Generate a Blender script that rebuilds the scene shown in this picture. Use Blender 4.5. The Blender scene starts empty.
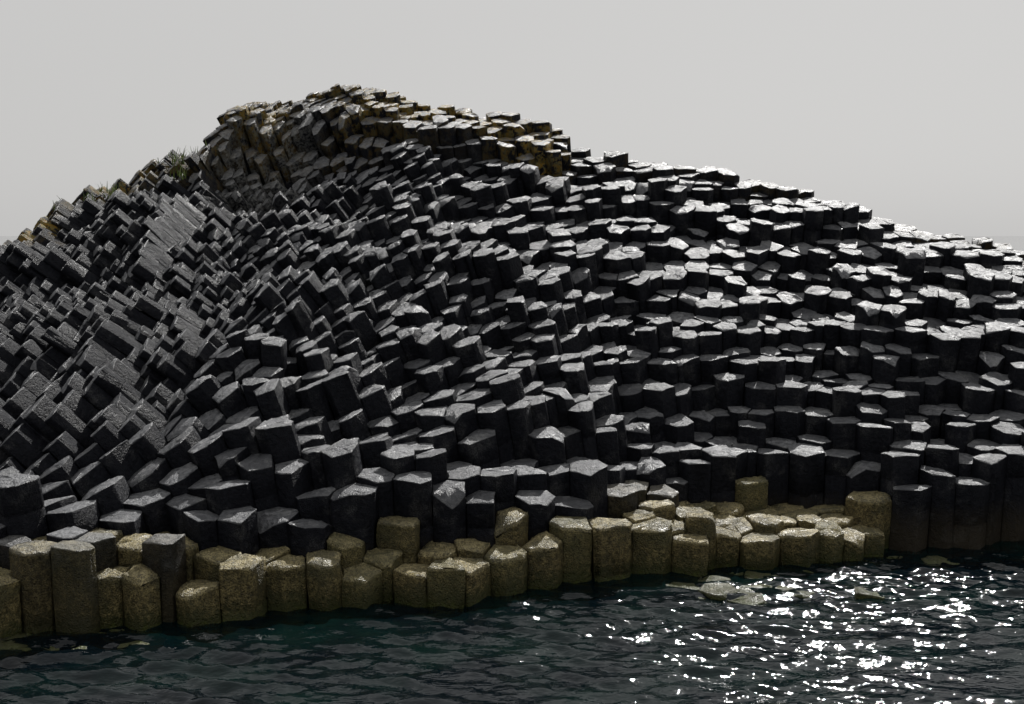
import bpy, math, random
import numpy as np
from mathutils import Vector, noise
random.seed(23); rng=np.random.default_rng(7)
sc=bpy.context.scene
sc.view_settings.view_transform='Standard'; sc.view_settings.look='None'; sc.view_settings.exposure=0

def sm(a,b,v):
    t=(v-a)/(b-a); t=max(0.0,min(1.0,t)); return t*t*(3-2*t)
# ---------------------------------------------------------------- terrain curves (metres)
RX=[-13,-11.5,-10,-8.15,-7.74,-7.49,-7.3,-6.95,-6.57,-6.34,-5.72,-5.58,-5.18,-4.27,-3.47,-2.56,-1.64,-.63,.83,1.0,1.69,2.8,4.6,5.59,6.35,7.07,8.09,9.06,11,13]
RZ=[.2,1.9,3.1,3.75,4.16,4.6,4.83,4.83,5.18,5.40,5.55,6.15,6.65,6.72,6.95,6.84,6.62,6.36,6.08,5.64,5.52,5.35,4.94,4.72,4.44,4.14,3.80,3.45,2.4,.3]
RY=[18,18,18.4,19,20,21,21.5,22,22.5,23,23.5,24,24.5,25,25,25,24.8,24.5,24,24,23.8,23.5,23,22.5,22,21.5,21,20.5,20,20]
FX=[-16,-4.8,-3.2,-2.25,-1.2,-.13,.54,1.62,2.84,4.03,4.6,6.2,9,15]
FY=[11.8,12.05,12.4,12.8,13.0,13.2,13.85,14.3,14.5,14.6,15.4,15.7,16.0,17]
FZ=[.5,.58,.55,.42,.38,.42,.60,.64,.38,.34,.5,1.0,.98,.6]
BX=[-16,-4.8,-3.2,-2.25,-1,0,1,2,3,4,4.6,5.2,9,15]
BY=[12.7,12.8,13.1,13.5,13.9,14.2,14.9,15.6,16.2,16.4,16.3,15.8,16.1,17.1]
DX=[-16,-5,-3,-1,1,3,5,7,15]
DZ=[.65,.78,.85,.95,.95,1.0,1.15,1.2,.6]
def hs(x,y):
    yf=np.interp(x,FX,FY); zf=np.interp(x,FX,FZ); yb=np.interp(x,BX,BY); zd=np.interp(x,DX,DZ)
    yr=np.interp(x,RX,RY); zr=np.interp(x,RX,RZ)
    if y<yb:
        z=zf+(y-yf)/max(.3,yb-yf)*.2
        return z+(zd-z)*sm(yb-.2,yb,y)
    t=(y-yb)/(yr-yb)
    if t<=1:
        z=zd+(zr-zd)*t**.95
        cap=sm(-5.7,-5.3,x)*(1-.75*sm(-3.2,-1.6,x))*(1-sm(.8,1.1,x))
        z-=.95*cap*sm(.3,.8,t)*(1-sm(.86,.91,t))
        z-=.35*math.exp(-((x+4.6)/1.3)**2)*math.sin(math.pi*min(1,t*1.6))if t<.62 else 0
        return z
    d=y-yr
    return zr-.12*d-.06*d*d
def tt(x,y):
    yb=np.interp(x,BX,BY); yr=np.interp(x,RX,RY); return (y-yb)/(yr-yb)
def nz(x,y,s,o=0): return noise.noise(Vector((x*s+o,y*s-o*1.7,o*.37)))
# ---------------------------------------------------------------- seeds
def rad(x,y):
    r=.355
    r-=.06*sm(15,18.5,y)
    r-=.085*sm(.5,-4,x)*sm(13.4,16.5,y)
    r-=.02*sm(2,0,x)*sm(21,23,y)
    if y>np.interp(x,RX,RY)+1.2: r=.6
    r*=1+.24*nz(x,y,.8,5)+random.uniform(-.07,.07)
    return max(.185,r)
X0,X1,Y0,Y1=-12.5,12.5,11.0,32.
G=.5
pts=[];grid={}
def near(x,y,R):
    k=int(math.ceil(R/G)); gx=int(x//G); gy=int(y//G)
    for i in range(gx-k,gx+k+1):
        for j in range(gy-k,gy+k+1):
            for p in grid.get((i,j),()): yield p
for _ in range(140000):
    x=random.uniform(X0,X1); y=random.uniform(Y0,Y1)
    r=rad(x,y)*.87; ok=True
    for p in near(x,y,r):
        q=pts[p]
        if (q[0]-x)**2+(q[1]-y)**2<r*r: ok=False;break
    if ok:
        grid.setdefault((int(x//G),int(y//G)),[]).append(len(pts)); pts.append((x,y))
def clip(poly,mx,my,nx,ny):
    out=[];n=len(poly)
    d=[(p[0]-mx)*nx+(p[1]-my)*ny for p in poly]
    for i in range(n):
        a=poly[i];b=poly[(i+1)%n];da=d[i];db=d[(i+1)%n]
        if da<=0: out.append(a)
        if (da<0<db) or (db<0<da):
            t=da/(da-db); out.append((a[0]+(b[0]-a[0])*t,a[1]+(b[1]-a[1])*t))
    return out
def cells():
    global grid
    grid={}
    for i,(x,y) in enumerate(pts): grid.setdefault((int(x//G),int(y//G)),[]).append(i)
    res=[]
    for i,(x,y) in enumerate(pts):
        R=.62
        poly=[(x-R,y-R),(x+R,y-R),(x+R,y+R),(x-R,y+R)]
        nb=[]
        for p in near(x,y,.85):
            if p!=i:
                q=pts[p];dd=(q[0]-x)**2+(q[1]-y)**2
                if dd<1.3: nb.append((dd,q))
        nb.sort(key=lambda a:a[0])
        for dd,q in nb[:15]:
            poly=clip(poly,(x+q[0])/2,(y+q[1])/2,q[0]-x,q[1]-y)
        res.append(poly)
    return res
for it in range(1):
    cs=cells(); new=[]
    for i,poly in enumerate(cs):
        cx=sum(p[0] for p in poly)/len(poly); cy=sum(p[1] for p in poly)/len(poly)
        new.append((cx,cy))
    pts=new
cs=cells()
# ---------------------------------------------------------------- columns
VV=[];CC=[];PA=[];Q=[];T=[];base=0
def axis(x,y):
    t=tt(x,y)
    up=sm(-.02,.2,t)
    lean=(15*sm(4.5,-1,x)+32*sm(-.4,-5,x))*up
    lean+=6*sm(-5,-7.5,x)*up
    lean*=1-.75*sm(.8,.88,t)*sm(-5.9,-5.2,x)
    k=math.exp(-(((x+3.1)/.65)**2+((y-15.9)/.8)**2)); lean-=34*k
    lean+=up*(4+11*sm(-1,-4,x))*nz(x,y,.38,3)
    lean=max(-25,min(56,lean))
    fw=5+11*sm(0,.6,t)+10*sm(-1,-5,x)*up+(4+8*sm(-1,-4,x))*nz(x,y,.5,9)
    a=math.radians(lean);b=math.radians(fw)
    v=Vector((-math.tan(a),-math.tan(b),1)); return v.normalized()
for i,poly in enumerate(cs):
    x,y=pts[i]
    if abs(x)>12.1 or y>Y1-.5: continue
    yf=float(np.interp(x,FX,FY)); yr=float(np.interp(x,RX,RY))
    sub=False
    if y<yf:
        if (1.7<x<4.2 and y>yf-1.25) or (4.2<x<8.0 and y>yf-.9) or (x<-3.6 and y>yf-.5):
            if random.random()<.8: sub=True
            else: continue
        else: continue
    P=[]
    for p in poly:
        if not P or math.hypot(p[0]-P[-1][0],p[1]-P[-1][1])>.045: P.append(p)
    if math.hypot(P[0][0]-P[-1][0],P[0][1]-P[-1][1])<.045: P.pop()
    if len(P)<4: continue
    t=tt(x,y)
    C=Vector((x,y,hs(x,y)))
    if C.z<-.8: continue
    A=axis(x,y)
    lf=sm(-.5,-4,x)
    A=(A+Vector((random.gauss(0,.018),random.gauss(0,.018),0))).normalized()
    off=random.gauss(0,.045+.04*lf)
    if t>.0:
        off+=.28*nz(x,y,.5,1)+.22*nz(x,y,1.3,2)
        off+=.12*(1 if nz(x*.55,y,1.5,11)>0.05 else -.6)
        if random.random()<.04: off+=random.uniform(.06,.22)
        if random.random()<.08: off-=random.uniform(.1,.25)
        z=C.z+off; zq=round(z/.38)*.38; off+=.4*(1-lf)*(zq-z)
    else:
        off+=.12*nz(x,y,1.2,4)+random.gauss(0,.045)
        if random.random()<.15: off-=.16
    if t>1.05: off=min(off,.08)
    if t>.9: off=max(-.14,min(.14,off))*.7
    if sub:
        C.z=random.uniform(-.065,.015) if random.random()<.95 else random.uniform(.02,.08); off=0; A=Vector((random.gauss(0,.05),random.gauss(0,.05),1)).normalized()
    N=(A+Vector((random.gauss(0,.06),random.gauss(0,.06),0))).normalized()
    ztop=C.z+off*A.z
    lim=.79+.14*nz(x,y,.9,6)
    if x>4.9: lim=.45
    tid=1-sm(lim-.06,lim+.08,ztop)
    W=[]
    for (px,py) in P:
        if sub or t<0: S=Vector((px,py,C.z))
        else:
            hz=hs(px,py); hz=max(C.z-.3,min(C.z+.3,hz)); S=Vector((px,py,hz))
        d=(S-C).dot(N)/A.dot(N)
        W.append(S-A*d)
    cen=sum(W,Vector())/len(W)
    n0=len(W);R=[]
    ch=.035 if tid<.5 else .06
    for k in range(n0):
        a=W[k];b=W[(k+1)%n0]
        j=random.uniform(-.008,.006)
        e=(b-a); nn=e.cross(A).normalized()
        R.append(a.lerp(b,ch)); R.append(a.lerp(b,random.uniform(.4,.6))+nn*j); R.append(a.lerp(b,1-ch))
    n=len(R)
    R=np.array([tuple(p-cen) for p in R])*(.978 if tid<.5 else .97)
    Av=np.array(A); cv=np.array(cen)
    gold=tid>=.5
    L=1.8 if not sub else .6
    jn=random.uniform(.2,.7)
    jw=.96 if random.random()<.6 else 1.0
    if gold:
        g_=random.uniform(.3,.9)
        rings=[(-.002,.5),(.0,.88),(.012*g_,.955),(.03*g_,.985),(.07*g_,1.0),(.18,1.01),(jn-.015+.1,.995),(jn+.1,jw),(jn+.115,.997),(L,1.0)]
    else: rings=[(0,.5),(.001,.92),(.003,.985),(.012,1.0),(jn-.012,1.0),(jn,jw),(jn+.012,1.0),(L,1.0)]
    if t>1.1: rings=[(0,.9),(.02,1.),(L,1.)]
    cd=rng.normal(size=3); cd-=Av*cd.dot(Av); cd/=np.linalg.norm(cd)
    ce=rng.normal(size=3); ce-=Av*ce.dot(Av); ce/=np.linalg.norm(ce)
    size=np.abs(R).max()
    thr=size*random.uniform(.3,.9); kk=random.uniform(.25,1.2) if random.random()<.4 else 0
    thr2=size*random.uniform(.0,.5); kk2=random.uniform(.1,.35) if random.random()<.35 else 0
    dish=random.uniform(-.02,.04)
    vs=[];cc=[]
    rn=random.random()
    li=0.0;pa=0.0
    if t>.0:
        li=sm(.84,.96,t)*(1-sm(.6,1.2,x))*sm(-6.2,-5.2,x)
        li=max(li,.8*sm(.88,.98,t)*(1-sm(-6.4,-5.2,x)))
        li=max(li,.12*sm(.9,1,t))
        li=max(0,min(1,li*(.75+1.4*nz(x,y,.9,8))))
        pa=sm(-5.7,-5.3,x)*(1-sm(-4.2,-3.4,x))*sm(.74,.80,t)*(1-sm(.90,.95,t))
    nr=.006 if gold else .003
    for ri,(d,s) in enumerate(rings):
        V=R*s
        dd=np.full(n,float(d))
        if d<.06 and t<=1.1:
            dd=dd+np.maximum(0,V@cd-thr)*kk+np.maximum(0,V@ce-thr2)*kk2 - dish*(1-s)*.6
            dd=dd+rng.normal(size=n)*nr
        V=V+rng.normal(size=(n,3))*nr
        V=V+cv-np.outer(dd-off,Av)
        vs.append(V)
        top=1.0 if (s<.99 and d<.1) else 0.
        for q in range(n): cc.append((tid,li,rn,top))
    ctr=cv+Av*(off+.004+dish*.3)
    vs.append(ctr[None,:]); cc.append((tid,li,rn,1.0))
    allv=np.concatenate(vs); m=len(rings)
    VV.append(allv); CC.append(np.array(cc)); PA.append(np.full(len(allv),pa))
    idx=np.arange(n); nx=(idx+1)%n
    for r in range(m-1):
        a=base+r*n
        Q.append(np.stack([a+idx,a+n+idx,a+n+nx,a+nx],1))
    T.append(np.stack([np.full(n,base+m*n),base+idx,base+nx],1))
    base+=len(allv)
gx=np.arange(-12,12.1,.5); gy=np.arange(12.0,31.6,.4)
core=[]
for yy in gy:
    for xx in gx:
        yf=float(np.interp(xx,FX,FY))
        z=hs(xx,yy)-.85 if yy>yf+.3 else -1.2
        core.append((xx,yy,max(-1.5,min(z,hs(xx,min(yy+.6,33))-.8))))
core=np.array(core); nxg=len(gx)
VV.append(core); CC.append(np.tile([0,0,.5,0],(len(core),1))); PA.append(np.zeros(len(core)))
ii,jj=np.meshgrid(np.arange(nxg-1),np.arange(len(gy)-1))
a=(base+jj*nxg+ii).ravel(); Q.append(np.stack([a,a+1,a+nxg+1,a+nxg],1))
V=np.concatenate(VV);C4=np.concatenate(CC);Q=np.concatenate(Q);T=np.concatenate(T);PA=np.concatenate(PA)
print("cols verts",len(V),len(cs))
def mkmesh(name,V,Q,T=None):
    me=bpy.data.meshes.new(name)
    me.vertices.add(len(V)); me.vertices.foreach_set('co',V.astype(np.float32).ravel())
    loops=Q.ravel(); ls=np.arange(len(Q))*4
    if T is not None:
        ls=np.concatenate([ls,len(Q)*4+np.arange(len(T))*3]); loops=np.concatenate([loops,T.ravel()])
    me.loops.add(len(loops)); me.loops.foreach_set('vertex_index',loops.astype(np.int32))
    me.polygons.add(len(ls)); me.polygons.foreach_set('loop_start',ls.astype(np.int32))
    me.update(calc_edges=True); me.validate()
    ob=bpy.data.objects.new(name,me); sc.collection.objects.link(ob); return ob
hill=mkmesh('basalt_column_hill',V,Q,T)
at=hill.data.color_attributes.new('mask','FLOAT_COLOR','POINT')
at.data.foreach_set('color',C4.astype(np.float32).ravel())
ap=hill.data.attributes.new('weathered','FLOAT','POINT'); ap.data.foreach_set('value',PA.astype(np.float32))
# ---------------------------------------------------------------- node helper
class NT:
    def __init__(s,name):
        s.m=bpy.data.materials.new(name); s.m.use_nodes=True; s.t=s.m.node_tree; s.b=s.t.nodes['Principled BSDF']
    def n(s,ty,**k):
        x=s.t.nodes.new(ty)
        for a,b in k.items(): setattr(x,a,b)
        return x
    def l(s,a,b): s.t.links.new(a,b)
    def noise(s,vec,scale,det=4,rough=.6):
        x=s.n('ShaderNodeTexNoise'); x.inputs['Scale'].default_value=scale; x.inputs['Detail'].default_value=det; x.inputs['Roughness'].default_value=rough
        s.l(vec,x.inputs['Vector']); return x.outputs['Fac']
    def mr(s,v,a,b,c=0,d=1):
        x=s.n('ShaderNodeMapRange'); s.l(v,x.inputs[0])
        for i,q in enumerate((a,b,c,d)): x.inputs[i+1].default_value=q
        return x.outputs[0]
    def ma(s,op,a,b):
        x=s.n('ShaderNodeMath',operation=op)
        for i,q in enumerate((a,b)):
            if isinstance(q,(int,float)): x.inputs[i].default_value=q
            else: s.l(q,x.inputs[i])
        return x.outputs[0]
    def mix(s,f,a,b,bt='MIX'):
        x=s.n('ShaderNodeMix',data_type='RGBA',blend_type=bt)
        for i,q in ((0,f),(6,a),(7,b)):
            if isinstance(q,(int,float)): x.inputs[i].default_value=q
            elif isinstance(q,tuple): x.inputs[i].default_value=(*q,1)
            else: s.l(q,x.inputs[i])
        return x.outputs[2]
k=NT('basalt')
geo=k.n('ShaderNodeNewGeometry'); pos=geo.outputs['Position']
att=k.n('ShaderNodeAttribute',attribute_name='mask')
pat=k.n('ShaderNodeAttribute',attribute_name='weathered').outputs['Fac']
sep=k.n('ShaderNodeSeparateColor'); k.l(att.outputs['Color'],sep.inputs[0])
tid,li,rn=sep.outputs[0],sep.outputs[1],sep.outputs[2]; top=att.outputs['Alpha']
n1=k.noise(pos,3,4,.65); n2=k.noise(pos,18,4,.7); n3=k.noise(pos,70,2,.7)
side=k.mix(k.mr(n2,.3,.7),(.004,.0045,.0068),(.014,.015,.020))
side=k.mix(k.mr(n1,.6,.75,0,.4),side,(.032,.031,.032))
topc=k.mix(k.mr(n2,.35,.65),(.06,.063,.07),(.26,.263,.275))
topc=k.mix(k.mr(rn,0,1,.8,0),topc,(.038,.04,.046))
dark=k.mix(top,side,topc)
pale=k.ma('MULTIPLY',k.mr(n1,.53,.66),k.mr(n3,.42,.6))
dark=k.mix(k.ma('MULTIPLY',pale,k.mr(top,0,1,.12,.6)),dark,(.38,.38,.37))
dark=k.mix(k.ma('MULTIPLY',pat,k.mr(n2,.42,.58,0,.75)),dark,(.18,.18,.17))
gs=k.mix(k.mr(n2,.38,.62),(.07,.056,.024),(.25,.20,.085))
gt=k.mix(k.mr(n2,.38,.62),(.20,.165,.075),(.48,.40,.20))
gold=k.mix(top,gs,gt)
gold=k.mix(k.mr(n1,.46,.60,0,.7),gold,(.065,.062,.03))
gold=k.mix(k.mr(rn,.3,1,0,.4),gold,(.11,.11,.045))
gold=k.mix(k.mr(n3,.52,.58,0,.8),gold,(.025,.021,.012))
sp=k.n('ShaderNodeSeparateXYZ'); k.l(pos,sp.inputs[0])
zz=k.ma('ADD',sp.outputs[2],k.ma('MULTIPLY',k.ma('SUBTRACT',n2,.5),.35))
gold=k.mix(k.mr(zz,.06,.26,.9,0),gold,(.035,.04,.012))
gold=k.mix(k.mr(zz,-.04,.04,.7,0),gold,(.07,.085,.015))
dark=k.mix(k.mr(zz,.2,.6,.5,0),dark,(.05,.04,.022))
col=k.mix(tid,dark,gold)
lm=k.ma('MULTIPLY',li,k.mr(k.noise(pos,5,4,.75),.46,.54))
lcol=k.mix(k.mr(n2,.4,.6),(.30,.17,.02),(.19,.18,.08))
col=k.mix(k.ma('MULTIPLY',lm,.85),col,lcol)
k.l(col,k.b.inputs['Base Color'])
k.l(k.mr(n2,.3,.7,.27,.5),k.b.inputs['Roughness'])
k.l(k.mr(k.ma('MAXIMUM',top,k.ma('MULTIPLY',tid,.3)),0,1,.10,.55),k.b.inputs['Specular IOR Level'])
vo=k.n('ShaderNodeTexVoronoi'); vo.inputs['Scale'].default_value=32; k.l(pos,vo.inputs['Vector'])
pit=k.ma('MULTIPLY',k.mr(vo.outputs['Distance'],0,.45,-.5,0),tid)
hgt=k.ma('ADD',k.ma('ADD',n2,k.ma('MULTIPLY',n3,k.mr(tid,0,1,.45,.7))),pit)
bp=k.n('ShaderNodeBump'); bp.inputs['Strength'].default_value=.95; bp.inputs['Distance'].default_value=.04
k.l(hgt,bp.inputs['Height']); k.l(bp.outputs[0],k.b.inputs['Normal'])
hill.data.materials.append(k.m)
# ---------------------------------------------------------------- sea water
wx=np.arange(-13,13.01,.045); wy=np.arange(8,17.6,.026)
XX,YY=np.meshgrid(wx,wy)
Z=np.zeros_like(XX)
r2=np.random.default_rng(3)
for j in range(64):
    lam=math.exp(r2.uniform(math.log(.11),math.log(.6)))
    th=math.radians(r2.normal(84,26)); kx=math.cos(th)*2*math.pi/lam; ky=math.sin(th)*2*math.pi/lam
    amp=.0074*lam**1.0
    ph=r2.uniform(0,6.28)
    Z+=amp*np.sin(kx*XX+ky*YY+ph+1.2*np.sin(XX*.9+j)+1.0*np.sin(YY*.9+j*2+XX*.5))
Z*=(.8+.35*np.sin(XX*.7+1)*np.sin(YY*1.1+XX*.4))
Wv=np.stack([XX.ravel(),YY.ravel(),Z.ravel()],1)
nw=len(wx); ii,jj=np.meshgrid(np.arange(nw-1),np.arange(len(wy)-1)); a=(jj*nw+ii).ravel()
Wq=np.stack([a,a+1,a+nw+1,a+nw],1)
b=len(Wv)
far=np.array([(-4000,-4000,-.07),(4000,-4000,-.07),(4000,4000,-.07),(-4000,4000,-.07)],float)
Wv=np.concatenate([Wv,far]); Wq=np.concatenate([Wq,[[b,b+1,b+2,b+3]]])
sea=mkmesh('sea_water',Wv,Wq)
sea.data.polygons.foreach_set('use_smooth',np.ones(len(Wq),bool))
w=NT('water'); g=w.n('ShaderNodeNewGeometry')
mp=w.n('ShaderNodeMapping'); mp.inputs['Scale'].default_value=(.5,1,1); w.l(g.outputs['Position'],mp.inputs['Vector'])
h=w.noise(mp.outputs[0],20,2,.5)
bb=w.n('ShaderNodeBump'); bb.inputs['Strength'].default_value=.45; bb.inputs['Distance'].default_value=.02
w.l(h,bb.inputs['Height']); w.l(bb.outputs[0],w.b.inputs['Normal'])
wc=w.mix(w.mr(w.noise(g.outputs['Position'],.8,3),.4,.65),(.0006,.003,.005),(.0012,.0085,.008))
w.l(wc,w.b.inputs['Base Color']); w.b.inputs['Roughness'].default_value=.05; w.b.inputs['IOR'].default_value=1.33
sea.data.materials.append(w.m)
# ---------------------------------------------------------------- grass on the ridge
gv=[];gf=[]
for (x0,y0,cnt,hh) in [(-6.05,22.7,40,.34),(-5.78,23.0,34,.30),(-6.35,22.6,10,.18),(-6.95,21.6,30,.24),(-7.2,21.2,12,.18),(-7.5,20.7,10,.16),(-5.9,22.3,14,.22)]:
    for q in range(cnt):
        x=x0+random.gauss(0,.06); y=y0+random.gauss(0,.08); z=hs(x,y)-.04
        L=hh*random.uniform(.6,1.3); a=random.uniform(0,6.28); b=random.uniform(.1,.6)
        wd=.012; dx,dy=math.cos(a),math.sin(a); s=len(gv)
        for f in (0,.5,1):
            cx=x+dx*b*L*f*f; cy=y+dy*b*L*f*f; cz=z+L*f*(1-.15*f)
            ww=wd*(1-f*.85); gv+= [(cx-dy*ww,cy+dx*ww,cz),(cx+dy*ww,cy-dx*ww,cz)]
        gf+=[(s,s+1,s+3,s+2),(s+2,s+3,s+5,s+4)]
gr=mkmesh('grass_tufts',np.array(gv),np.array(gf))
gm=NT('grass'); gg=gm.n('ShaderNodeNewGeometry')
gm.l(gm.mix(gm.noise(gg.outputs['Position'],9),(.07,.13,.02),(.18,.22,.05)),gm.b.inputs['Base Color']); gm.b.inputs['Roughness'].default_value=.6
gr.data.materials.append(gm.m)
# ---------------------------------------------------------------- light
az,el=math.radians(19),math.radians(43)
S=Vector((math.sin(az)*math.cos(el),math.cos(az)*math.cos(el),math.sin(el)))
sd=bpy.data.lights.new('sun','SUN'); sd.energy=5; sd.angle=math.radians(.5); sd.color=(1,.98,.95)
so=bpy.data.objects.new('sun',sd); so.rotation_euler=S.to_track_quat('Z','Y').to_euler(); so.location=(10,20,40); sc.collection.objects.link(so)
wd=bpy.data.worlds.new("World"); sc.world=wd; wd.use_nodes=True
t=wd.node_tree; bg=t.nodes['Background']
sky=t.nodes.new('ShaderNodeTexSky'); sky.sky_type='NISHITA'; sky.sun_disc=False; sky.sun_elevation=el; sky.sun_rotation=az
sky.dust_density=3; sky.air_density=1
hs_=t.nodes.new('ShaderNodeHueSaturation'); hs_.inputs['Saturation'].default_value=.12
mx=t.nodes.new('ShaderNodeMix'); mx.data_type='RGBA'; mx.inputs[0].default_value=.9; mx.inputs[7].default_value=(5.75,5.7,5.62,1)
t.links.new(sky.outputs[0],hs_.inputs['Color']); t.links.new(hs_.outputs[0],mx.inputs[6]); t.links.new(mx.outputs[2],bg.inputs[0]); bg.inputs[1].default_value=.1
# ---------------------------------------------------------------- camera
cd=bpy.data.cameras.new('camera'); cd.lens=43.6; cd.clip_end=9000
co=bpy.data.objects.new('camera',cd); co.location=(0,0,4); co.rotation_euler=(math.radians(90-5.4),0,0); sc.collection.objects.link(co); sc.camera=co
